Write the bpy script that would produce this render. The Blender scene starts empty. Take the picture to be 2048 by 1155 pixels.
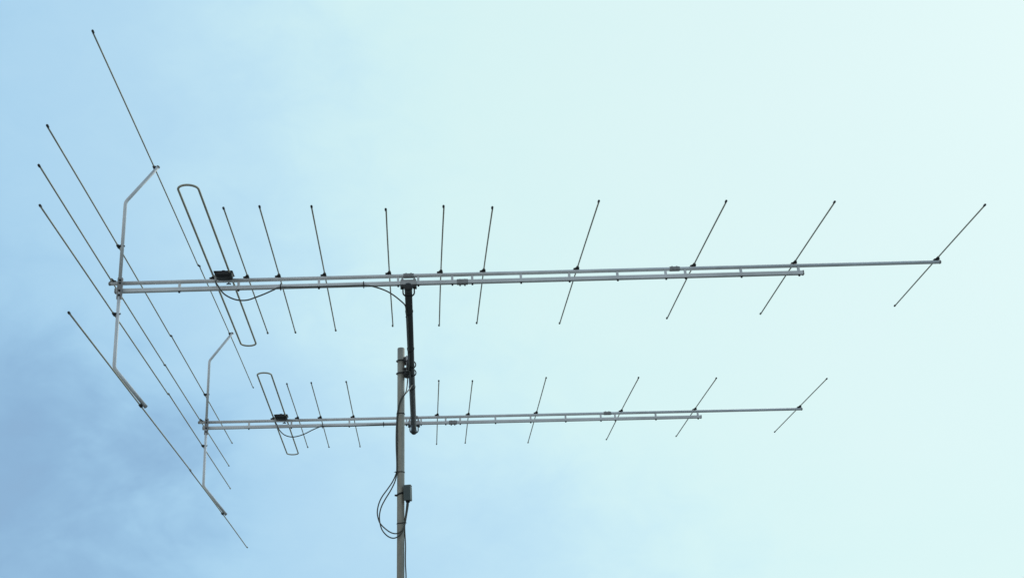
import bpy, bmesh, math, random
from mathutils import Vector, Matrix
random.seed(7)
S = bpy.context.scene
COL = S.collection
K = 2.2                                     # fit units -> metres
ORG = Vector((-0.190, 0.482, -1.714))       # mast base, becomes the world origin

def W(p):
    return (Vector(p) - ORG) * K

# ------------------------------------------------------------------ camera
CAM = W((-0.103546, -2.315901, -0.987136))
Rr = Vector((0.9967692581868938, -0.05964475512413454, -0.05379171980641181))
Rd = Vector((-0.02713531014162466, 0.38027579053408905, -0.9244749851008363))
Rf = Vector((0.07559577287829877, 0.9229479001112987, 0.37742873870848387))
cam = bpy.data.cameras.new('camera')
cam.sensor_width = 36.0
cam.lens = 2417.14 / 2048 * 36
cam.clip_end = 20000
cam.clip_start = 0.05
co = bpy.data.objects.new('camera', cam)
COL.objects.link(co)
m = Matrix((Rr, -Rd, -Rf)).transposed().to_4x4()
m.translation = CAM
co.matrix_world = m
S.camera = co

# ------------------------------------------------------------------ sky, sun, exposure
G = Vector((0.5455, 0.6417, 0.5392)).normalized()      # where the veiled sun stands
BANK = (-0.235, 0.942, 0.240)
BANK2 = (0.096, 0.988, 0.122)
SUN_EL = math.asin(G.z)
SUN_AZ = math.atan2(G.x, G.y)

def lin(c):
    return tuple(((v / 255) / 12.92 if v / 255 <= 0.04045 else ((v / 255 + 0.055) / 1.055) ** 2.4) for v in c)

wd = bpy.data.worlds.new('World')
S.world = wd
wd.use_nodes = True
nt = wd.node_tree
nt.nodes.clear()
def N(t, kind, **kw):
    n = t.nodes.new(kind)
    for k, v in kw.items():
        setattr(n, k, v)
    return n
out = N(nt, 'ShaderNodeOutputWorld')
tc = N(nt, 'ShaderNodeTexCoord')
L = nt.links.new
dot = N(nt, 'ShaderNodeVectorMath', operation='DOT_PRODUCT')
L(tc.outputs['Generated'], dot.inputs[0])
dot.inputs[1].default_value = G
ac = N(nt, 'ShaderNodeMath', operation='ARCCOSINE')
L(dot.outputs['Value'], ac.inputs[0])
deg = N(nt, 'ShaderNodeMath', operation='MULTIPLY')
L(ac.outputs[0], deg.inputs[0])
deg.inputs[1].default_value = 180 / math.pi
# cloud structure: broad soft banks plus finer wisps, in sky directions
mp = N(nt, 'ShaderNodeMapping')
L(tc.outputs['Generated'], mp.inputs['Vector'])
mp.inputs['Rotation'].default_value = (0.3, 0.5, 0.4)
mp.inputs['Scale'].default_value = (1.0, 1.0, 1.5)
n1 = N(nt, 'ShaderNodeTexNoise')
L(mp.outputs[0], n1.inputs['Vector'])
n1.inputs['Scale'].default_value = 3.4
n1.inputs['Detail'].default_value = 4
n1.inputs['Roughness'].default_value = 0.5
n1.inputs['Distortion'].default_value = 0.3
n2 = N(nt, 'ShaderNodeTexNoise')
L(mp.outputs[0], n2.inputs['Vector'])
n2.inputs['Scale'].default_value = 9
n2.inputs['Detail'].default_value = 4
n2.inputs['Roughness'].default_value = 0.55
n2.inputs['Distortion'].default_value = 0.3
def madd(src, mul, add):
    a = N(nt, 'ShaderNodeMath', operation='MULTIPLY_ADD')
    L(src, a.inputs[0])
    a.inputs[1].default_value = mul
    if isinstance(add, (int, float)):
        a.inputs[2].default_value = add
    else:
        L(add, a.inputs[2])
    return a.outputs[0]
c1 = madd(n1.outputs['Fac'], 7.0, -3.5)
c2a = madd(n2.outputs['Fac'], 7.0, -3.5)
n3 = N(nt, 'ShaderNodeTexNoise')
L(mp.outputs[0], n3.inputs['Vector'])
n3.inputs['Scale'].default_value = 24
n3.inputs['Detail'].default_value = 5
n3.inputs['Roughness'].default_value = 0.6
n3.inputs['Distortion'].default_value = 0.6
c3 = madd(n3.outputs['Fac'], 4.5, -2.25)
c2s = N(nt, 'ShaderNodeMath', operation='ADD')
L(c2a, c2s.inputs[0]); L(c3, c2s.inputs[1])
c2 = c2s.outputs[0]
s1 = N(nt, 'ShaderNodeMath', operation='ADD')
L(c1, s1.inputs[0]); L(c2, s1.inputs[1])
s2 = N(nt, 'ShaderNodeMath', operation='ADD')
L(s1.outputs[0], s2.inputs[0]); L(deg.outputs[0], s2.inputs[1])
# one heavier cloud bank low in the sky, far from the veiled sun
def bank(d, width, amount, src):
    dd = N(nt, 'ShaderNodeVectorMath', operation='DOT_PRODUCT')
    L(tc.outputs['Generated'], dd.inputs[0])
    dd.inputs[1].default_value = Vector(d).normalized()
    a = N(nt, 'ShaderNodeMath', operation='ARCCOSINE')
    L(dd.outputs['Value'], a.inputs[0])
    a2_ = N(nt, 'ShaderNodeMapRange', interpolation_type='SMOOTHERSTEP')
    a2_.inputs['From Min'].default_value = 0
    a2_.inputs['From Max'].default_value = math.radians(width)
    a2_.inputs['To Min'].default_value = 1
    a2_.inputs['To Max'].default_value = 0
    L(a.outputs[0], a2_.inputs['Value'])
    nm = N(nt, 'ShaderNodeMapRange')
    nm.inputs['From Min'].default_value = 0.25
    nm.inputs['From Max'].default_value = 0.68
    nm.inputs['To Min'].default_value = 0.25
    L(n2.outputs['Fac'], nm.inputs['Value'])
    mu = N(nt, 'ShaderNodeMath', operation='MULTIPLY')
    L(a2_.outputs[0], mu.inputs[0]); L(nm.outputs[0], mu.inputs[1])
    return madd(mu.outputs[0], amount, src)
bk = bank(BANK, 12, 11.0, s2.outputs[0])
bk = bank(BANK2, 16, 1.8, bk)
fac = N(nt, 'ShaderNodeMapRange')
fac.inputs['From Min'].default_value = 0
fac.inputs['From Max'].default_value = 120
L(bk, fac.inputs['Value'])
ramp = N(nt, 'ShaderNodeValToRGB')
ramp.color_ramp.interpolation = 'B_SPLINE'
STOPS = [(8, (226, 249, 249)), (24, (222, 248, 248)), (32, (218, 247, 247)), (36.5, (212, 244, 248)), (41.5, (194, 231, 248)),
         (47.5, (179, 218, 243)), (51.5, (176, 217, 243)), (55.5, (162, 205, 236)), (60, (147, 188, 222)), (66, (134, 172, 209)), (85, (184, 208, 225)), (115, (206, 216, 220))]
cr = ramp.color_ramp
for i, (a, c) in enumerate(STOPS):
    e = cr.elements[i] if i < 2 else cr.elements.new(a / 120)
    e.position = a / 120
    e.color = (*lin(c), 1)
L(fac.outputs[0], ramp.inputs['Fac'])
bgc = N(nt, 'ShaderNodeBackground')
L(ramp.outputs['Color'], bgc.inputs['Color'])
bgc.inputs['Strength'].default_value = 1.0
sky = N(nt, 'ShaderNodeTexSky', sky_type='NISHITA')
sky.sun_disc = False
sky.sun_elevation = SUN_EL
sky.sun_rotation = SUN_AZ
bgs = N(nt, 'ShaderNodeBackground')
L(sky.outputs[0], bgs.inputs['Color'])
bgs.inputs['Strength'].default_value = 0.08
mx = N(nt, 'ShaderNodeMixShader')
mx.inputs[0].default_value = 0.95
L(bgs.outputs[0], mx.inputs[1]); L(bgc.outputs[0], mx.inputs[2])
L(mx.outputs[0], out.inputs['Surface'])

sl = bpy.data.lights.new('sun', 'SUN')
sl.energy = 0.6
sl.angle = math.radians(25)
sl.color = (1.0, 0.96, 0.9)
so = bpy.data.objects.new('sun', sl)
COL.objects.link(so)
so.rotation_euler = (-G).to_track_quat('-Z', 'Y').to_euler()
so.location = (0, 0, 30)

S.view_settings.view_transform = 'Standard'
S.view_settings.look = 'None'
S.view_settings.exposure = 0
S.view_settings.gamma = 1
S.render.engine = 'CYCLES'

# ------------------------------------------------------------------ materials
def mat(name, col, rough=0.5, metal=0.0, var=0.12, scale=60, bump=0.0, stretch=(1, 1, 1), dirt=None, dirt_amt=0.0):
    """Principled material whose colour and gloss vary with object-space noise (oxide bloom, grime)."""
    mt = bpy.data.materials.new(name)
    mt.use_nodes = True
    t = mt.node_tree
    b = t.nodes['Principled BSDF']
    l = t.links.new
    tcn = N(t, 'ShaderNodeTexCoord')
    mpn = N(t, 'ShaderNodeMapping')
    mpn.inputs['Scale'].default_value = stretch
    l(tcn.outputs['Object'], mpn.inputs['Vector'])
    nz = N(t, 'ShaderNodeTexNoise')
    nz.inputs['Scale'].default_value = scale
    nz.inputs['Detail'].default_value = 5
    nz.inputs['Roughness'].default_value = 0.6
    l(mpn.outputs[0], nz.inputs['Vector'])
    rp = N(t, 'ShaderNodeValToRGB')
    rp.color_ramp.elements[0].position = 0.3
    rp.color_ramp.elements[1].position = 0.7
    rp.color_ramp.elements[0].color = (*[c * (1 - var) for c in col], 1)
    rp.color_ramp.elements[1].color = (*[min(1, c * (1 + var)) for c in col], 1)
    l(nz.outputs['Fac'], rp.inputs['Fac'])
    src = rp.outputs['Color']
    if dirt:
        n3 = N(t, 'ShaderNodeTexNoise')
        n3.inputs['Scale'].default_value = scale * 0.22
        n3.inputs['Detail'].default_value = 6
        n3.inputs['Roughness'].default_value = 0.7
        l(mpn.outputs[0], n3.inputs['Vector'])
        r3 = N(t, 'ShaderNodeValToRGB')
        r3.color_ramp.elements[0].position = 0.48
        r3.color_ramp.elements[1].position = 0.72
        r3.color_ramp.elements[0].color = (0, 0, 0, 1)
        r3.color_ramp.elements[1].color = (dirt_amt,) * 3 + (1,)
        l(n3.outputs['Fac'], r3.inputs['Fac'])
        mixn = N(t, 'ShaderNodeMix', data_type='RGBA')
        l(r3.outputs['Color'], mixn.inputs['Factor'])
        l(src, mixn.inputs[6])
        mixn.inputs[7].default_value = (*dirt, 1)
        src = mixn.outputs[2]
    l(src, b.inputs['Base Color'])
    rr = N(t, 'ShaderNodeMapRange')
    rr.inputs['To Min'].default_value = max(0, rough - 0.1)
    rr.inputs['To Max'].default_value = min(1, rough + 0.1)
    l(nz.outputs['Fac'], rr.inputs['Value'])
    l(rr.outputs[0], b.inputs['Roughness'])
    b.inputs['Metallic'].default_value = metal
    if bump:
        bp = N(t, 'ShaderNodeBump')
        bp.inputs['Strength'].default_value = bump
        bp.inputs['Distance'].default_value = 0.001
        l(nz.outputs['Fac'], bp.inputs['Height'])
        l(bp.outputs[0], b.inputs['Normal'])
    return mt

ALU = mat('weathered_aluminium', (0.72, 0.72, 0.715), 0.55, 0.3, 0.12, 11, 0.0, (0.5, 1, 1), (0.32, 0.32, 0.30), 0.55)
ROD = mat('dull_aluminium_rod', (0.44, 0.415, 0.335), 0.45, 0.35, 0.2, 18, 0.0, (1, 0.3, 1))
DIP = mat('dull_dipole_tube', (0.42, 0.395, 0.31), 0.5, 0.3, 0.2, 18)
SLV = mat('stained_clamp_metal', (0.29, 0.28, 0.275), 0.6, 0.3, 0.2, 80)
ZINC = mat('galvanised_pipe', (0.37, 0.345, 0.285), 0.6, 0.3, 0.22, 22, 0.08, (1, 1, 0.35), (0.18, 0.165, 0.13), 0.75)
ARMM = mat('dark_weathered_pipe', (0.045, 0.046, 0.046), 0.5, 0.2, 0.18, 30, 0.05, (1, 0.4, 1))
BLACK = mat('black_plastic', (0.012, 0.013, 0.0135), 0.5, 0.0, 0.15, 60)
CAPM = mat('dark_rubber_cap', (0.03, 0.032, 0.034), 0.6, 0.0, 0.1, 60)
CABLE = mat('grey_black_cable_sheath', (0.07, 0.068, 0.055), 0.5, 0.0, 0.12, 40)
STEEL = mat('dark_plated_steel', (0.045, 0.046, 0.046), 0.5, 0.6, 0.2, 90)
PLATE = mat('zinc_plate', (0.44, 0.43, 0.42), 0.55, 0.3, 0.12, 70)
GREY = mat('grey_green_box_plastic', (0.07, 0.095, 0.092), 0.55, 0.0, 0.08, 40)
CONN = mat('pale_grey_plastic', (0.38, 0.38, 0.36), 0.5, 0.0, 0.06, 60)
GROUND = mat('pale_concrete_ground', (0.22, 0.215, 0.195), 0.95, 0.0, 0.2, 3.5, 0.3, (1, 1, 1), (0.16, 0.155, 0.14), 0.7)

# ------------------------------------------------------------------ mesh helpers
def tube(bm, pts, r, seg=12, caps=True, r_end=None):
    """Sweep a circle along a polyline (parallel transported frames)."""
    pts = [Vector(p) for p in pts]
    n = len(pts)
    tang = []
    for i in range(n):
        a = pts[max(i - 1, 0)]; b = pts[min(i + 1, n - 1)]
        tang.append((b - a).normalized())
    up = Vector((0, 0, 1)) if abs(tang[0].z) < 0.9 else Vector((1, 0, 0))
    nx = tang[0].cross(up).normalized()
    rings = []
    for i in range(n):
        if i:
            q = tang[i - 1].rotation_difference(tang[i])
            nx = (q @ nx)
            nx = (nx - tang[i] * nx.dot(tang[i])).normalized()
        ny = tang[i].cross(nx)
        rad = r if r_end is None else r + (r_end - r) * i / (n - 1)
        rings.append([bm.verts.new(pts[i] + (nx * math.cos(2 * math.pi * k / seg) + ny * math.sin(2 * math.pi * k / seg)) * rad) for k in range(seg)])
    for i in range(n - 1):
        for k in range(seg):
            f = bm.faces.new((rings[i][k], rings[i][(k + 1) % seg], rings[i + 1][(k + 1) % seg], rings[i + 1][k]))
            f.smooth = True
    if caps:
        bm.faces.new(list(reversed(rings[0])))
        bm.faces.new(rings[-1])

def lathe(bm, prof, origin, axis, seg=16):
    """Revolve (distance along axis, radius) pairs."""
    axis = Vector(axis).normalized()
    up = Vector((0, 0, 1)) if abs(axis.z) < 0.9 else Vector((1, 0, 0))
    nx = axis.cross(up).normalized(); ny = axis.cross(nx)
    o = Vector(origin)
    rings = []
    for d, r in prof:
        rings.append([bm.verts.new(o + axis * d + (nx * math.cos(2 * math.pi * k / seg) + ny * math.sin(2 * math.pi * k / seg)) * max(r, 1e-5)) for k in range(seg)])
    for i in range(len(rings) - 1):
        for k in range(seg):
            f = bm.faces.new((rings[i][k], rings[i][(k + 1) % seg], rings[i + 1][(k + 1) % seg], rings[i + 1][k]))
            f.smooth = True
    bm.faces.new(list(reversed(rings[0]))); bm.faces.new(rings[-1])

def box(bm, c, s, bevel=0.0, rot=None, seg=2, taper=None):
    """Bevelled box of full size s centred on c; taper=(x, y) scales the bottom face."""
    r = bmesh.ops.create_cube(bm, size=1.0)
    vs = r['verts']
    for v in vs:
        if taper and v.co.z < 0:
            v.co.x *= taper[0]; v.co.y *= taper[1]
        v.co = Vector((v.co.x * s[0], v.co.y * s[1], v.co.z * s[2]))
    if bevel:
        es = list({e for v in vs for e in v.link_edges})
        rb = bmesh.ops.bevel(bm, geom=es, offset=bevel, segments=seg, affect='EDGES', profile=0.5)
        vs = list({v for f in rb['faces'] for v in f.verts} | {v for v in vs if v.is_valid})
    for v in vs:
        p = v.co.copy()
        if rot is not None:
            p = rot @ p
        v.co = p + Vector(c)

def prism(bm, poly, lo, hi, axis):
    """Extrude a 2-D polygon along one axis (0, 1 or 2)."""
    def mk(p, d):
        q = list(p); q.insert(axis, d)
        return bm.verts.new(q)
    a = [mk(p, lo) for p in poly]; b = [mk(p, hi) for p in poly]
    n = len(poly)
    bm.faces.new(a); bm.faces.new(list(reversed(b)))
    for i in range(n):
        bm.faces.new((a[i], b[i], b[(i + 1) % n], a[(i + 1) % n]))
    bmesh.ops.recalc_face_normals(bm, faces=bm.faces[:])

def fillet(pts, rad, n=8):
    pts = [Vector(p) for p in pts]
    o = [pts[0]]
    for i in range(1, len(pts) - 1):
        p = pts[i]
        a = (pts[i - 1] - p).normalized(); b = (pts[i + 1] - p).normalized()
        ang = a.angle(b)
        d = rad / math.tan(ang / 2)
        s = p + a * d; e = p + b * d
        c = p + (a + b).normalized() * (rad / math.sin(ang / 2))
        va = s - c; vb = e - c
        for k in range(n + 1):
            o.append(c + va.normalized().slerp(vb.normalized(), k / n) * rad)
    o.append(pts[-1])
    return o

def spline(pts, n=6):
    pts = [Vector(p) for p in pts]
    o = []
    P = [pts[0] * 2 - pts[1]] + pts + [pts[-1] * 2 - pts[-2]]
    for i in range(1, len(P) - 2):
        for k in range(n):
            t = k / n
            a, b, c, d = P[i - 1], P[i], P[i + 1], P[i + 2]
            o.append(0.5 * ((2 * b) + (c - a) * t + (2 * a - 5 * b + 4 * c - d) * t * t + (3 * b - a - 3 * c + d) * t ** 3))
    o.append(pts[-1])
    return o

def ob(name, bm, material, parent=None):
    me = bpy.data.meshes.new(name)
    bmesh.ops.recalc_face_normals(bm, faces=bm.faces[:])
    bm.to_mesh(me); bm.free()
    me.materials.append(material)
    o = bpy.data.objects.new(name, me)
    COL.objects.link(o)
    if parent:
        o.parent = parent
    return o

def tag(o, label=None, cat=None, group=None, kind=None):
    if label: o['label'] = label
    if cat: o['category'] = cat
    if group: o['group'] = group
    if kind: o['kind'] = kind
    return o

def thing(name, loc=(0, 0, 0)):
    o = bpy.data.objects.new(name, None)
    o.empty_display_size = 0.1
    COL.objects.link(o)
    o.location = loc
    return o

# ------------------------------------------------------------------ ground
bm = bmesh.new()
R_ = 6000
v = [bm.verts.new((x, y, 0)) for x, y in ((-R_, -R_), (R_, -R_), (R_, R_), (-R_, R_))]
bm.faces.new(v)
tag(ob('ground', bm, GROUND), kind='structure')

# ------------------------------------------------------------------ the two antennas (local frame = fit frame * K)
DX = [-0.4554, -0.3915, -0.2988, -0.1662, -0.0598, 0.0289, 0.2248, 0.4722, 0.689, 1.0002]
DH = [0.3212, 0.3295, 0.3293, 0.31, 0.3223, 0.311, 0.3231, 0.3151, 0.2944, 0.2615]
SK = [[-0.0009, -0.0061, -0.0075, -0.0105, -0.0086, -0.0138, -0.0174, 0.0011, 0.0075, 0.0108],
      [-0.003, -0.0015, 0.0069, 0.0, 0.001, 0.0008, 0.005, 0.0027, 0.0076, -0.0095]]
TZ = [[-0.0087, -0.0008, 0.0053, 0.0048, 0.0119, 0.0093, 0.0022, 0.0079, -0.0034, -0.0126],
      [-0.0037, -0.0002, -0.0028, 0.0, -0.0028, -0.0069, -0.0086, -0.0028, -0.0048, -0.0151]]
RX = [-0.6581, -0.7176, -0.7264, -0.7161, -0.6548]
RZ = [0.2566, 0.0703, -0.0045, -0.0783, -0.2671]
RH = 0.5124; RYO = 0.0032
RSK = [[-0.0001, 0.0013, -0.0024, 0.001, 0.0008], [0.0025, 0.0001, 0.0037, -0.0016, -0.0028]]
UY, UZ, LZ = -0.0085, -0.0081, -0.0250
UX = (-0.7304, 1.0039); LX = (-0.7179, 0.7025)
POSTS = [-0.5916, -0.4731, -0.3105, -0.1487, -0.1073, -0.0372, 0.0041, 0.1053, 0.2066, 0.3078, 0.4101, 0.4517, 0.5706, 0.6946]
BR = 0.0041         # boom half width (fit units)

def k3(*p):
    return Vector(p) * K

def rod_cap(p, d):
    b = bmesh.new()
    lathe(b, [(-0.013, 0.0036), (-0.010, 0.0046), (0.002, 0.0049), (0.005, 0.0040), (0.0064, 0.0016)], p, d, 10)
    return b

def bowed(p, q_):
    """Rod with a slight random sag, as thin tubes have after years of wind."""
    dx, dz = random.uniform(-0.0025, 0.0025), random.uniform(0.0005, 0.0035)
    return [p.lerp(q_, k / 10) + Vector((dx, 0, dz)) * (4 * (k / 10) * (1 - k / 10) - 0.7) for k in range(11)]

def element_clip():
    """Plastic saddle on the boom with a sleeve round the rod and a locking tongue."""
    b = bmesh.new()
    lathe(b, [(-0.018, 0.0040), (-0.016, 0.0056), (0.016, 0.0056), (0.018, 0.0040)], (0, 0, 0), (0, 1, 0), 12)
    zb = (UZ + BR) * K + 0.0012
    prism(b, [(-0.019, zb), (-0.019, zb + 0.0035), (-0.010, zb + 0.0060), (-0.0055, 0.003), (0.0055, 0.003), (0.0075, zb + 0.004), (0.008, zb)], -0.0085, 0.0085, 1)
    prism(b, [(-0.009, zb), (-0.009, zb + 0.006), (0.0075, zb + 0.006), (0.0075, zb)], -0.0115, -0.0087, 1)
    return b

def bolt_bm(p, axis, r=0.005, h=0.006):
    b = bmesh.new()
    lathe(b, [(0, r * 1.25), (0.0012, r * 1.25), (0.0012, r)], p, axis, 12)
    lathe(b, [(0.0012, r), (h, r), (h + 0.0008, r * 0.8)], p, axis, 6)
    return b

def make_antenna(idx, root):
    # --- booms
    b = bmesh.new()
    tube(b, [k3(UX[0], UY, UZ), k3(UX[1], UY, UZ)], BR * K, 20)
    ub = ob('upper_boom', b, ALU, root)
    for x, d in ((UX[0], -1), (UX[1], 1)):
        b = bmesh.new()
        r = BR * K
        lathe(b, [(-0.002, r * 1.06), (0.003, r * 1.08), (0.006, r * 0.85), (0.0075, r * 0.4)], k3(x, UY, UZ), (d, 0, 0), 16)
        ob('end_plug', b, SLV, ub)
    b = bmesh.new()
    box(b, k3((LX[0] + LX[1]) / 2, UY, LZ), (K * (LX[1] - LX[0]), 2 * BR * K, 2 * BR * K), 0.0016)
    lb = ob('lower_boom', b, ALU, root)
    for x, d in ((LX[0], -1), (LX[1], 1)):
        b = bmesh.new()
        box(b, k3(x, UY, LZ) + Vector((d * 0.002, 0, 0)), (0.006, 2 * BR * K + 0.003, 2 * BR * K + 0.003), 0.0015)
        ob('end_plug', b, SLV, lb)
    # --- splice sleeves: split collars with two bolts
    def sleeve(x, z, parent, half):
        b = bmesh.new()
        w = 0.023 * K
        g_ = 0.0020 if half else 0.0040
        box(b, k3(x, UY, z), (w, 2 * BR * K + g_, 2 * BR * K + g_), 0.002 if not half else 0.0045)
        for dx in (-0.011, 0.011):
            lathe(b, [(0, 0.0052), (0.004, 0.0052), (0.004, 0.0035), (0.008, 0.0035)], k3(x, UY, z) + Vector((dx, 0, -(BR * K + g_ / 2))), (0, 0, -1), 8) if not half else None
            lathe(b, [(0, 0.0045), (0.003, 0.0045)], k3(x, UY, z) + Vector((dx, 0, BR * K + g_ / 2)), (0, 0, 1), 8)
            if half:
                lathe(b, [(0, 0.0046), (0.0032, 0.0042)], k3(x, UY, z) + Vector((dx, -(BR * K + g_ / 2), -0.002)), (0, -1, 0), 8)
        ob('boom_sleeve', b, SLV, parent)
    sleeve(-0.0165, LZ, lb, False)
    sleeve(0.430, UZ, ub, True)
    sleeve(-0.1270, UZ, ub, True)
    # --- spacer posts between the booms, each with its bolt end below
    for x in POSTS:
        b = bmesh.new()
        z0 = (LZ + BR) * K - 0.0005; z1 = (UZ - BR) * K + 0.0012
        box(b, Vector((x * K, UY * K, (z0 + z1) / 2)), (0.0105, 0.0125, z1 - z0), 0.0012)
        po = ob('boom_post', b, ALU, root)
        ob('bolt', bolt_bm(Vector((x * K, UY * K, (LZ - BR) * K)), (0, 0, -1), 0.0048, 0.0062), STEEL, po)
    # --- directors
    for i in range(10):
        a, t, h = SK[idx][i], TZ[idx][i], DH[i]
        d = Vector((a, 1, t)).normalized()
        c = k3(DX[i], 0, 0)
        p0 = c + Vector((-a * h, -h - 0.0007, -t * h)) * K
        p1 = c + Vector((a * h, h - 0.0007, t * h)) * K
        b = bmesh.new()
        tube(b, bowed(p0 + d * 0.004, p1 - d * 0.004), 0.0032, 10)
        e = ob('director', b, ROD, root)
        ob('end_cap', rod_cap(p0 + d * 0.005, -d), CAPM, e)
        ob('end_cap', rod_cap(p1 - d * 0.005, d), CAPM, e)
        cl = ob('element_clip', element_clip(), BLACK, e)
        cl.location = k3(DX[i], UY, 0)
        cl.rotation_euler = (0, 0, -a)
    # --- reflector struts, bent forwards at the ends, held in a bracket across both booms
    SY = -0.0175
    sr = 0.0036
    top = [k3(-0.7091, SY, -0.016), k3(-0.7095, SY, 0.1711), k3(-0.6503, -0.0055, 0.2588)]
    bot = [k3(-0.7085, SY, -0.030), k3(-0.7079, SY, -0.1917), k3(-0.6448, -0.0055, -0.2694)]
    for pts in (top, bot):
        b = bmesh.new()
        tube(b, fillet(pts, 0.045, 8), sr * K, 16)
        st = ob('reflector_strut', b, ALU, root)
        b = bmesh.new()
        e = Vector(pts[-1]); d = (Vector(pts[-1]) - Vector(pts[-2])).normalized()
        lathe(b, [(-0.004, sr * K * 1.08), (0.002, sr * K * 1.1), (0.004, sr * K * 0.8)], e, d, 14)
        ob('end_plug', b, SLV, st)
    b = bmesh.new()
    # bracket: channel plate with rolled edges over the strut butts
    box(b, k3(-0.7082, SY - 0.0022, -0.0232), (0.0195, 0.0045, 0.101), 0.0012)
    box(b, k3(-0.7082, SY - 0.0022, -0.0232) + Vector((-0.0098, 0.006, 0)), (0.0028, 0.015, 0.101), 0.0008)
    box(b, k3(-0.7082, SY - 0.0022, -0.0232) + Vector((0.0098, 0.006, 0)), (0.0028, 0.015, 0.101), 0.0008)
    br = ob('strut_bracket', b, SLV, root)
    for z in (-0.006, -0.0125, -0.0285, -0.0385):
        ob('bolt', bolt_bm(k3(-0.7082, SY - 0.0034, z), (0, -1, 0), 0.0042, 0.005), STEEL, br)
    # --- reflector rods
    for i in range(5):
        a = RSK[idx][i]
        d = Vector((a, 1, 0)).normalized()
        c = k3(RX[i], 0, RZ[i])
        p0 = c + Vector((-a * RH, -RH + RYO, 0)) * K
        p1 = c + Vector((a * RH, RH + RYO, 0)) * K
        b = bmesh.new()
        tube(b, bowed(p0 + d * 0.004, p1 - d * 0.004), 0.0032, 10)
        e = ob('reflector_rod', b, ROD, root)
        ob('end_cap', rod_cap(p0 + d * 0.005, -d), CAPM, e)
        ob('end_cap', rod_cap(p1 - d * 0.005, d), CAPM, e)
        b = bmesh.new()
        if i == 2:
            b.free(); b = element_clip()
            cl = ob('element_clip', b, BLACK, e)
            cl.location = k3(RX[i], UY, RZ[i] + 0.003)
            cl.rotation_euler = (0, 0, math.pi)
        else:
            y = SY if i in (1, 3) else -0.0055
            lathe(b, [(-0.016, 0.0042), (-0.014, 0.0062), (0.014, 0.0062), (0.016, 0.0042)], (c.x, y * K, c.z), (0, 1, 0), 12)
            wd_ = 0.017 if i in (1, 3) else 0.012
            box(b, (c.x + wd_ / 2 - 0.003, y * K, c.z), (wd_, 0.014, 0.012), 0.002)
            lathe(b, [(0.004, 0.003), (0.026, 0.003), (0.026, 0.0045), (0.029, 0.004)] if i in (1, 3) else [(0.002, 0.004), (0.010, 0.004)], (c.x, y * K, c.z + 0.001), (1, 0, 0) if i in (1, 3) else (0.75, 0, 0.65 if i == 0 else -0.65), 8)
            ob('element_clip', b, BLACK, e)
    # --- folded dipole
    xa, xb = -0.5235, -0.4885
    r = (xb - xa) / 2; xc = (xa + xb) / 2; hl = 0.409 - 0.8 * r; yo = -0.0062
    pts = []
    sk = -0.0095
    def q(x, y):
        return k3(x + sk * (y - yo), y, -0.0004)
    for k in range(17):
        t = math.pi * k / 16
        pts.append(q(xc + r * math.cos(t), yo + hl + r * math.sin(t)))
    for k in range(17):
        t = math.pi + math.pi * k / 16
        pts.append(q(xc + r * math.cos(t), yo - hl + r * math.sin(t)))
    pts.append(pts[0])
    b = bmesh.new()
    tube(b, pts, 0.0045, 12, caps=False)
    dp = ob('folded_dipole', b, DIP, root)
    cl = ob('element_clip', element_clip(), BLACK, dp)
    cl.location = k3(xa, UY, 0)
    # --- connection box on the boom
    b = bmesh.new()
    cx, cz = -0.5010, 0.0006
    box(b, k3(cx, -0.0215, -0.0024), (0.083, 0.064, 0.0300), 0.0125, taper=(0.84, 0.92), seg=5)
    bx = ob('dipole_box', b, BLACK, root)
    b = bmesh.new()
    box(b, k3(cx, -0.0215, 0.0016), (0.0845, 0.0655, 0.0045), 0.0022, seg=3)
    lathe(b, [(0, 0.011), (0.003, 0.010), (0.005, 0.006)], k3(cx, -0.028, 0.0037), (0, 0, 1), 14)
    ob('lid', b, BLACK, bx)
    b = bmesh.new()
    p = k3(-0.5165, -0.028, -0.0035)
    lathe(b, [(0, 0.0058), (0.010, 0.0058), (0.011, 0.0048), (0.019, 0.0048), (0.020, 0.0060), (0.028, 0.0056), (0.030, 0.0040)], p, (0, 0, -1), 14)
    ob('cable_gland', b, CONN, bx)
    b = bmesh.new()
    p = k3(-0.493, UY, UZ - BR)
    lathe(b, [(0, 0.0025), (0.010, 0.0025)], p, (0, 0, -1), 8)
    for s in (-1, 1):
        box(b, p + Vector((s * 0.006, 0, -0.007)), (0.009, 0.003, 0.006), 0.001, Matrix.Rotation(s * 0.5, 3, 'Y'))
    ob('wing_nut', b, STEEL, bx)
    # --- clamp to the cross arm
    ax = -0.1276
    b = bmesh.new()
    fy = UY - BR
    box(b, k3(ax, fy, -0.0257) + Vector((0, -0.0028, 0)), (0.072, 0.0035, 0.029), 0.001)        # front cheek
    box(b, k3(ax, UY + BR, -0.0257) + Vector((0, 0.0028, 0)), (0.072, 0.0035, 0.029), 0.001)     # rear cheek
    box(b, k3(ax, UY, LZ + BR) + Vector((0, 0, 0.0025)), (0.072, 0.030, 0.0035), 0.001)          # top strap
    bc = ob('boom_clamp', b, PLATE, root)
    b = bmesh.new()
    z = (LZ - BR) * K - 0.0045
    prism(b, [(ax * K - 0.037, z + 0.003), (ax * K + 0.037, z + 0.003), (ax * K + 0.037, z - 0.009), (ax * K + 0.024, z - 0.009), (ax * K + 0.016, z - 0.003),
              (ax * K + 0.006, z - 0.0008), (ax * K - 0.006, z - 0.0008), (ax * K - 0.016, z - 0.003), (ax * K - 0.024, z - 0.009), (ax * K - 0.037, z - 0.009)],
          UY * K - 0.016, UY * K + 0.016, 1)
    ob('saddle', b, STEEL, bc)
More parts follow.
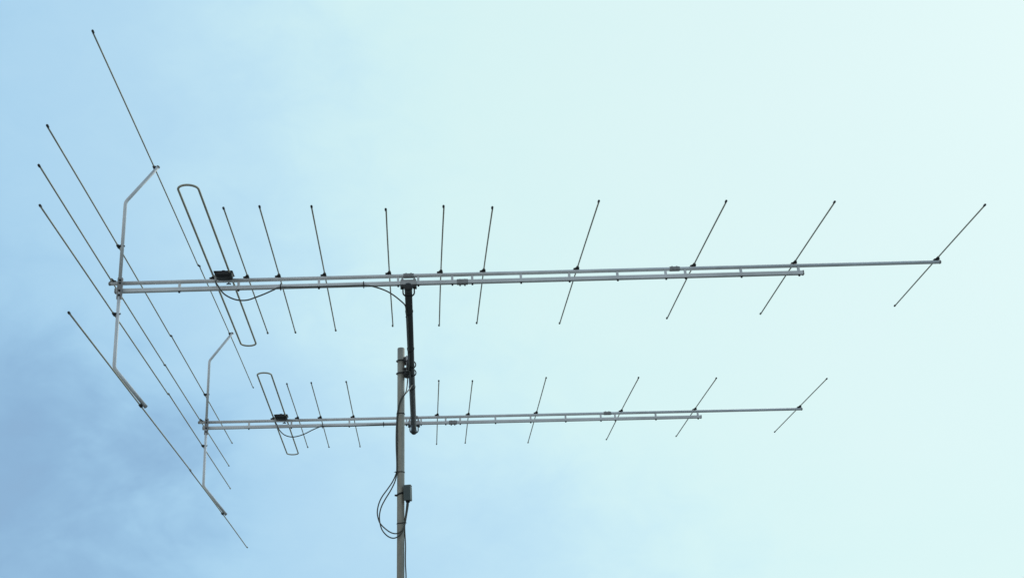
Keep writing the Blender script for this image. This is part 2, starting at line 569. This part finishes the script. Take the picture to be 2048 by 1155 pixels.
    for s in (-1, 1):
        b = bmesh.new()
        p = k3(ax, UY, LZ + BR) + Vector((s * 0.0275, 0, 0.0043))
        lathe(b, [(0, 0.0085), (0.002, 0.0085), (0.002, 0.0062), (0.0085, 0.0062), (0.0085, 0.0034), (0.021, 0.0032)], p, (0, 0, 1), 10)
        ob('bolt', b, PLATE, bc)
    b = bmesh.new()
    az = -0.045 * K
    ur = 0.0255
    pts = [Vector((ax * K - ur, UY * K, (LZ - BR) * K))] + \
          [Vector((ax * K - ur * math.cos(t), UY * K, az - 0.0005 - 0.80 * ur * math.sin(t))) for t in [math.pi * k / 16 for k in range(17)]] + \
          [Vector((ax * K + ur, UY * K, (LZ - BR) * K))]
    tube(b, pts, 0.0035, 10)
    ob('u_bolt', b, STEEL, bc)

a1 = thing('yagi_antenna', W((0, 0, 0)))
tag(a1, 'nearer, larger yagi antenna on the near end of the dark cross arm, above the mast', 'antenna', 'pair of yagi antennas on the mast')
make_antenna(0, a1)
a2 = thing('yagi_antenna', W((-0.0042, 1.0354, -0.0019)))
tag(a2, 'farther, smaller-looking yagi antenna, its twin booms passing behind the grey mast', 'antenna', 'pair of yagi antennas on the mast')
def rotm(r):
    r = Vector(r)
    return Matrix.Rotation(r.length, 4, r.normalized())
a2.rotation_euler = rotm((0.0051, 0.0108, 0.0079)).to_euler()
make_antenna(1, a2)

# ------------------------------------------------------------------ cross arm
def arm_x(y):
    return -0.1279 - 0.0048 * (y + 0.04)
AZ = -0.045; AR = 0.00765
t = thing('cross_arm', W((arm_x(0.48), 0.48, AZ)))
def rel(o, p):
    return W(p) - o.location
b = bmesh.new()
ya, yb = -0.0385, 1.0445
tube(b, [rel(t, (arm_x(ya), ya, AZ)), rel(t, (arm_x(yb), yb, AZ))], AR * K, 28)
ob('pipe', b, ARMM, t)
tag(t, 'dark horizontal pipe carrying an antenna at each end, clamped across the mast top', 'cross arm')
for y, d in ((ya, -1), (yb, 1)):
    b = bmesh.new()
    r = AR * K
    lathe(b, [(-0.022, r + 0.0012), (-0.021, r + 0.0022), (0.002, r + 0.0022), (0.0045, r - 0.001), (0.0055, r * 0.5)], rel(t, (arm_x(y), y, AZ)), (0, d, 0), 24)
    ob('end_cap', b, BLACK, t)

# ------------------------------------------------------------------ mast
def mast_x(z):
    return -0.1556 + 0.0208 * (z + 0.0448)
MY, MR = 0.482, 0.00872
b = bmesh.new()
zt = 0.0072
ms = thing('antenna_mast', W((mast_x(-1.714), MY, -1.714)))
z0 = -1.722
pts = [rel(ms, (mast_x(z0 + (zt - z0) * k / 12), MY, z0 + (zt - z0) * k / 12)) for k in range(13)]
tube(b, pts, MR * K, 32, caps=True)
ob('pole', b, ZINC, ms)
tag(ms, 'grey galvanised steel mast pole rising from below the photo, with rounded top cap', 'mast')
b = bmesh.new()
d = (pts[-1] - pts[0]).normalized()
r = MR * K
lathe(b, [(-0.0015, r * 0.985), (0.001, r * 0.97), (0.0028, r * 0.92), (0.0036, r * 0.80), (0.0038, r * 0.4)], pts[-1], d, 28)
ob('top_cap', b, ZINC, ms)

# ------------------------------------------------------------------ clamp joining mast and arm
CY, CZ = 0.482, -0.0415
tc_ = thing('mast_clamp', W(((mast_x(CZ) + arm_x(CY)) / 2, CY, CZ)))
tag(tc_, 'toothed steel clamp with U-bolts joining the dark cross arm to the mast', 'clamp')
mxx = mast_x(CZ); axx = arm_x(CY)
b = bmesh.new()
pc = rel(tc_, ((mxx + MR + axx - AR) / 2, CY, CZ))
box(b, pc + Vector((0.002, 0, 0.007)), (0.0055, 0.098, 0.088), 0.0015)
box(b, pc + Vector((0.0062, -0.047, 0.007)), (0.013, 0.0035, 0.088), 0.001)
box(b, pc + Vector((0.0062, 0.047, 0.007)), (0.013, 0.0035, 0.088), 0.001)
ob('plate', b, PLATE, tc_)
b = bmesh.new()
box(b, pc + Vector((0.006, -0.012, -0.043)), (0.026, 0.074, 0.020), 0.003)
box(b, pc + Vector((0.002, -0.030, -0.056)), (0.017, 0.020, 0.012), 0.003)
ob('cross_block', b, STEEL, tc_)
for dz in (0.0158, -0.0162):
    zz = CZ + dz + 0.001
    cx = mast_x(zz)
    b = bmesh.new()
    cc = rel(tc_, (cx, CY, zz))
    R2 = MR * K + 0.0042
    bx_ = pc.x + 0.012
    pts = [Vector((bx_, cc.y - R2, cc.z))] + [Vector((cc.x + R2 * math.sin(t) * 1.0, cc.y - R2 * math.cos(t), cc.z)) for t in [-math.pi * k / 18 for k in range(19)]] + [Vector((bx_, cc.y + R2, cc.z))]
    tube(b, pts, 0.0032, 10)
    ob('u_bolt', b, STEEL, tc_)
    b = bmesh.new()
    # toothed saddle biting on the mast
    xs = cc.x + MR * K
    prism(b, [(pc.x - 0.001, -0.031), (pc.x - 0.001, 0.031), (xs + 0.001, 0.027), (xs - 0.006, 0.021), (xs - 0.002, 0.015), (xs + 0.0005, 0.008), (xs + 0.0012, 0),
              (xs + 0.0005, -0.008), (xs - 0.002, -0.015), (xs - 0.006, -0.021), (xs + 0.001, -0.027)], cc.z - 0.015, cc.z + 0.015, 2)
    ob('saddle', b, STEEL, tc_)
    for sy in (-1, 1):
        b = bmesh.new()
        lathe(b, [(0, 0.009), (0.002, 0.009), (0.002, 0.0065), (0.009, 0.0065), (0.009, 0.0036), (0.017, 0.0034)], Vector((pc.x + 0.0045, cc.y + sy * R2, cc.z)), (1, 0, 0), 8)
        ob('nut', b, STEEL, tc_)
for dy in (-0.031, 0.031):
    yy = CY + dy
    b = bmesh.new()
    cc = rel(tc_, (arm_x(yy), yy, AZ))
    R2 = AR * K + 0.0042
    bx_ = pc.x - 0.006
    pts = [Vector((bx_, cc.y, cc.z + R2))] + [Vector((cc.x + R2 * 1.12 * math.sin(t), cc.y, cc.z + R2 * math.cos(t))) for t in [math.pi * k / 18 for k in range(19)]] + [Vector((bx_, cc.y, cc.z - R2))]
    tube(b, pts, 0.0032, 10)
    ob('u_bolt', b, STEEL, tc_)
    b = bmesh.new()
    xs = cc.x - AR * K
    prism(b, [(pc.x + 0.004, cc.z - 0.027), (pc.x + 0.004, cc.z + 0.027), (xs, cc.z + 0.024), (xs + 0.006, cc.z + 0.017), (xs + 0.001, cc.z + 0.010), (xs - 0.001, cc.z),
              (xs + 0.001, cc.z - 0.010), (xs + 0.006, cc.z - 0.017), (xs, cc.z - 0.024)], cc.y - 0.011, cc.y + 0.011, 1)
    ob('saddle', b, STEEL, tc_)
    for sz in (-1, 1):
        b = bmesh.new()
        lathe(b, [(0, 0.009), (0.002, 0.009), (0.002, 0.0065), (0.010, 0.0065), (0.010, 0.0036), (0.019, 0.0034)], Vector((pc.x - 0.001, cc.y, cc.z + sz * R2)), (-1, 0, 0), 8)
        ob('nut', b, STEEL, tc_)

# ------------------------------------------------------------------ cables
CA = [(-0.5165, -0.028, -0.014), (-0.5155, -0.0285, -0.0205), (-0.5111, -0.028, -0.027), (-0.5071, -0.0265, -0.0341), (-0.498, -0.025, -0.0447), (-0.484, -0.0235, -0.0532), (-0.4692, -0.022, -0.0574), (-0.4524, -0.0205, -0.0568),
      (-0.4358, -0.019, -0.0506), (-0.4182, -0.0175, -0.0429), (-0.4015, -0.016, -0.0345), (-0.3888, -0.0145, -0.0287), (-0.3484, -0.0145, -0.0293), (-0.3079, -0.0145, -0.0293), (-0.2572, -0.0145, -0.0294),
      (-0.2195, -0.0145, -0.0291), (-0.2012, -0.012, -0.0308), (-0.178, -0.008, -0.0378), (-0.161, 0.002, -0.0443), (-0.1462, 0.02, -0.0503), (-0.1365, 0.045, -0.0518)]
CB = [(-0.5206, 1.0034, -0.0105), (-0.5199, 1.0055, -0.0145), (-0.5167, 1.0074, -0.0195), (-0.5139, 1.0089, -0.0274), (-0.5062, 1.0104, -0.0396), (-0.4937, 1.0119, -0.0505), (-0.4757, 1.0134, -0.0558), (-0.4578, 1.0149, -0.0539),
      (-0.4385, 1.0164, -0.047), (-0.4178, 1.0179, -0.0364), (-0.4026, 1.0194, -0.0296), (-0.3902, 1.0209, -0.0258), (-0.3621, 1.0212, -0.0268), (-0.3129, 1.0212, -0.0285), (-0.2635, 1.0212, -0.0281),
      (-0.2183, 1.0212, -0.0270), (-0.1787, 1.0205, -0.0285), (-0.1560, 1.010, -0.0322), (-0.1445, 0.985, -0.0385)]
MA = [(-0.1455, 0.4715, -0.1087), (-0.1557, 0.4705, -0.1254), (-0.162, 0.4715, -0.1384), (-0.1646, 0.4745, -0.1527), (-0.1669, 0.4765, -0.1745), (-0.1687, 0.477, -0.2015), (-0.1694, 0.477, -0.2356), (-0.1688, 0.477, -0.2719), (-0.1692, 0.4772, -0.2935)]
LA = [(-0.1735, 0.476, -0.3081), (-0.1805, 0.4752, -0.3228), (-0.1912, 0.4744, -0.3385), (-0.2053, 0.4736, -0.3576), (-0.213, 0.4728, -0.3744), (-0.2164, 0.4718, -0.3919), (-0.215, 0.4708, -0.406), (-0.2106, 0.4700, -0.419),
      (-0.2015, 0.4696, -0.4299), (-0.188, 0.4688, -0.441), (-0.1754, 0.4685, -0.4451), (-0.1651, 0.4688, -0.4421), (-0.1581, 0.4695, -0.4344), (-0.1541, 0.470, -0.4219), (-0.1512, 0.470, -0.4047), (-0.1479, 0.4695, -0.3839), (-0.1468, 0.469, -0.3725)]
LB = [(-0.1718, 0.480, -0.3098), (-0.176, 0.4795, -0.3241), (-0.1855, 0.4785, -0.3428), (-0.1986, 0.4775, -0.3637), (-0.2074, 0.4765, -0.381), (-0.2116, 0.4757, -0.3985), (-0.2112, 0.4747, -0.4149), (-0.2063, 0.4738, -0.4337),
      (-0.195, 0.4725, -0.4481), (-0.1825, 0.4712, -0.4545), (-0.1711, 0.4690, -0.4527), (-0.1610, 0.4680, -0.4440), (-0.1545, 0.4690, -0.4290), (-0.1502, 0.4712, -0.4076), (-0.1457, 0.4725, -0.3834), (-0.1445, 0.4722, -0.3725)]
LC = [(-0.1480, 0.4765, -0.3725), (-0.1503, 0.4785, -0.391), (-0.1537, 0.4795, -0.4141), (-0.1543, 0.480, -0.4371), (-0.1533, 0.480, -0.4716), (-0.1541, 0.480, -0.4943), (-0.1543, 0.480, -0.5169), (-0.1537, 0.480, -0.545),
      (-0.1560, 0.480, -0.62), (-0.1570, 0.480, -0.75), (-0.1600, 0.480, -0.95), (-0.1640, 0.480, -1.2), (-0.1690, 0.480, -1.45), (-0.173, 0.478, -1.66), (-0.172, 0.47, -1.708), (-0.160, 0.44, -1.7128), (-0.10, 0.42, -1.7126)]
def near_arm(y, dx=-0.0045, dz=-0.0085):
    return (arm_x(y) + dx, y, AZ + dz)
armA = [near_arm(0.075, -0.0062, -0.0070)] + [near_arm(y) for y in (0.11, 0.2, 0.3, 0.38)] + [near_arm(0.43, -0.006, -0.0135), near_arm(0.49, -0.009, -0.0150), (-0.1412, 0.5250, -0.0640), (-0.1428, 0.505, -0.086)]
armB = [near_arm(0.955, -0.0075, -0.0055), near_arm(0.92, -0.0055, -0.0078)] + [near_arm(y, -0.004, -0.0087) for y in (0.85, 0.75, 0.66, 0.61)] + [(-0.1315, 0.583, -0.0565), (-0.1312, 0.569, -0.0590), (-0.1330, 0.5600, -0.0650), (-0.1372, 0.535, -0.0800)]
def off(L_, d):
    return [tuple(a + b_ for a, b_ in zip(p, d)) for p in L_]
MB = off(MA, (-0.0012, 0.0032, 0.0))
MB[0] = (-0.1440, 0.495, -0.1010)
MB[1] = (-0.1545, 0.4705, -0.1205)
MB[2] = (-0.1605, 0.4705, -0.1345)
CR = 0.00148 * K
def cable(name, pts, label):
    w = [W(p) for p in pts]
    c0 = w[0]
    o = None
    b = bmesh.new()
    tube(b, spline([p - c0 for p in w], 6), CR, 10)
    o = ob(name, b, CABLE)
    o.location = c0
    tag(o, label, 'cable', 'thin coaxial cables')
    return o
cable('coaxial_cable', CA + armA + MA + LA, 'dark coaxial cable drooping from the nearer antenna box and along the cross arm')
cable('coaxial_cable', CB + armB + MB + LB, 'dark coaxial cable drooping from the farther antenna box and behind the mast')
cable('coaxial_cable', LC, 'single coaxial cable running straight down the mast below the small grey box')

# ------------------------------------------------------------------ small grey box on the mast
jb = thing('junction_box', W((-0.1452, 0.4700, -0.3530)))
jb.rotation_euler = (0, 0, math.radians(-13))
tag(jb, 'small grey-green plastic junction box strapped to the right side of the mast', 'junction box')
b = bmesh.new()
box(b, (0, 0.004, 0), (0.0325, 0.040, 0.074), 0.003)
ob('housing', b, GREY, jb)
b = bmesh.new()
box(b, (0.0, -0.0195, 0.0005), (0.0350, 0.009, 0.079), 0.002)
prism(b, [(-0.0225, 0.0385), (-0.0225, 0.0405), (-0.002, 0.0435), (0.0225, 0.0405), (0.0225, 0.0385)], -0.0172, 0.0172, 0)
ob('lid', b, GREY, jb)
for gx, gy in ((-0.006, -0.004), (0.0035, 0.004), (-0.006, 0.013)):
    b = bmesh.new()
    lathe(b, [(0, 0.0065), (0.004, 0.0065), (0.004, 0.0050), (0.010, 0.0046)], (gx, gy, -0.0365), (0, 0, -1), 12)
    ob('cable_gland', b, BLACK, jb)
b = bmesh.new()
# strap and saddle round the mast, in the box's own frame
ri = Matrix.Rotation(math.radians(13), 3, 'Z')
def tojb(p):
    return ri @ (W(p) - jb.location)
zc = -0.3535
mc = tojb((mast_x(zc), MY, zc))
rs = MR * K + 0.0016
ring = []
for k in range(33):
    t = 2 * math.pi * k / 32
    ring.append(mc + Vector((math.cos(t) * rs, math.sin(t) * rs, 0.006 * math.cos(t) + 0.004)))
for dz in (-0.0022, 0.0022):
    tube(b, [p + Vector((0, 0, dz)) for p in ring], 0.0024, 8, caps=False)
lug = mc + Vector((-rs, -0.004, 0.000))
box(b, lug + Vector((-0.004, 0, 0)), (0.012, 0.012, 0.0085), 0.002)
box(b, (mc + Vector((rs, -0.006, 0.002))) * 0.55 + Vector((0, 0.001, 0)) * 0.45, (0.010, 0.020, 0.050), 0.002)
ob('strap', b, BLACK, jb)

# ------------------------------------------------------------------ cable ties
def hull2(pts):
    pts = sorted(set((round(x, 6), round(y, 6)) for x, y in pts))
    def half(ps):
        h = []
        for p in ps:
            while len(h) > 1 and (h[-1][0] - h[-2][0]) * (p[1] - h[-2][1]) - (h[-1][1] - h[-2][1]) * (p[0] - h[-2][0]) <= 0:
                h.pop()
            h.append(p)
        return h[:-1]
    return half(pts) + half(pts[::-1])

def nearest(path, c, axis):
    """Point where a cable path crosses the plane through c."""
    best = None
    for a, b_ in zip(path, path[1:]):
        da = (Vector(a) - Vector(c)).dot(axis); db = (Vector(b_) - Vector(c)).dot(axis)
        if da * db <= 0 and da != db:
            p = Vector(a).lerp(Vector(b_), da / (da - db))
            d = (p - Vector(c)).length
            if best is None or d < best[0]:
                best = (d, p)
    return best[1]

def ring_tie(c, axis, r, paths, head, label):
    """Strap pulled tight round a pipe and the cables lying against it."""
    axis = Vector(axis).normalized()
    up = Vector((0, 1, 0)) if abs(axis.y) < 0.9 else Vector((1, 0, 0))
    nx = axis.cross(up).normalized(); ny = axis.cross(nx)
    cir = [(0.0, 0.0, r)]
    for p in paths:
        q_ = (nearest(p, c, axis) - Vector(c)) * K
        cir.append((q_.dot(nx), q_.dot(ny), CR))
    pp = []
    for x, y, rr in cir:
        for k in range(36):
            t = 2 * math.pi * k / 36
            pp.append((x + math.cos(t) * (rr + 0.0009), y + math.sin(t) * (rr + 0.0009)))
    loop = [nx * x + ny * y for x, y in hull2(pp)]
    loop.append(loop[0])
    b = bmesh.new()
    for w_ in (-0.0011, 0.0011):
        tube(b, [p + axis * w_ for p in loop], 0.0012, 8, caps=False)
    hd = Vector(head)
    hd = max(loop, key=lambda p: p.dot(hd))
    box(b, hd, (0.0055, 0.0062, 0.0052), 0.001)
    hv = Vector(head).normalized()
    tube(b, [hd, hd + hv * 0.005, hd + hv * 0.009 + Vector((0, 0, -0.002))], 0.0013, 6)
    o = ob('cable_tie', b, BLACK)
    o.location = W(c)
    tag(o, label, 'cable tie', 'black cable ties')
    return o

MAXIS = (0.0208, 0, 1)
def mast_tie(z, paths, head, label):
    ring_tie((mast_x(z), MY, z), MAXIS, MR * K, paths, head, label)
mast_tie(-0.1580, (MA, MB), (0.8, -1, 0.1), 'black cable tie round the mast, topmost, just above the farther booms')
mast_tie(-0.3000, (MA + LA[:2], MB + LB[:2]), (-1, -0.3, 0), 'black cable tie round the mast, above the grey box where cables leave')
mast_tie(-0.4205, (LA[10:], LC), (1, -0.7, -0.2), 'black cable tie round the mast below the grey box, inside the cable loop')

def boom_tie(root, x, label):
    """Square tie round the lower boom and the cable hugging it."""
    b = bmesh.new()
    h = BR * K + 0.0018
    loop = [(-h - 0.006, -h - 0.003), (-h - 0.006, 0.002), (-h, h), (h, h), (h, -h), (-h + 0.003, -h - 0.005), (-h - 0.006, -h - 0.003)]
    tube(b, [Vector((0, y, z)) for y, z in loop], 0.0016, 8)
    tube(b, [Vector((0.001, y, z)) for y, z in loop], 0.0016, 8)
    tube(b, [Vector((0, -h, -h - 0.003)), Vector((0.001, -h + 0.001, -h - 0.012))], 0.0016, 6)
    o = ob('cable_tie', b, BLACK)
    p = root.matrix_basis @ k3(x, UY, LZ)
    o.location = p
    tag(o, label, 'cable tie', 'black cable ties')
boom_tie(a1, -0.3880, 'black cable tie on the nearer lower boom where the drooping cable meets it')
boom_tie(a1, -0.2195, 'black cable tie on the nearer lower boom, just left of the cross arm')
boom_tie(a2, -0.3862, 'black cable tie on the farther lower boom where the drooping cable meets it')
boom_tie(a2, -0.2140, 'black cable tie on the farther lower boom, just left of the mast')

def arm_tie(y, paths, label):
    ring_tie((arm_x(y), y, AZ), (0, 1, 0), AR * K, paths, (-0.5, -0.3, -1), label)
arm_tie(0.098, (armA,), 'black cable tie round the cross arm where the nearer antenna cable joins it')
arm_tie(0.335, (armA,), 'black cable tie round the cross arm, nearer side of the mast clamp')
arm_tie(0.625, (armB,), 'black cable tie round the cross arm just beyond the mast clamp, at the cable hairpin')
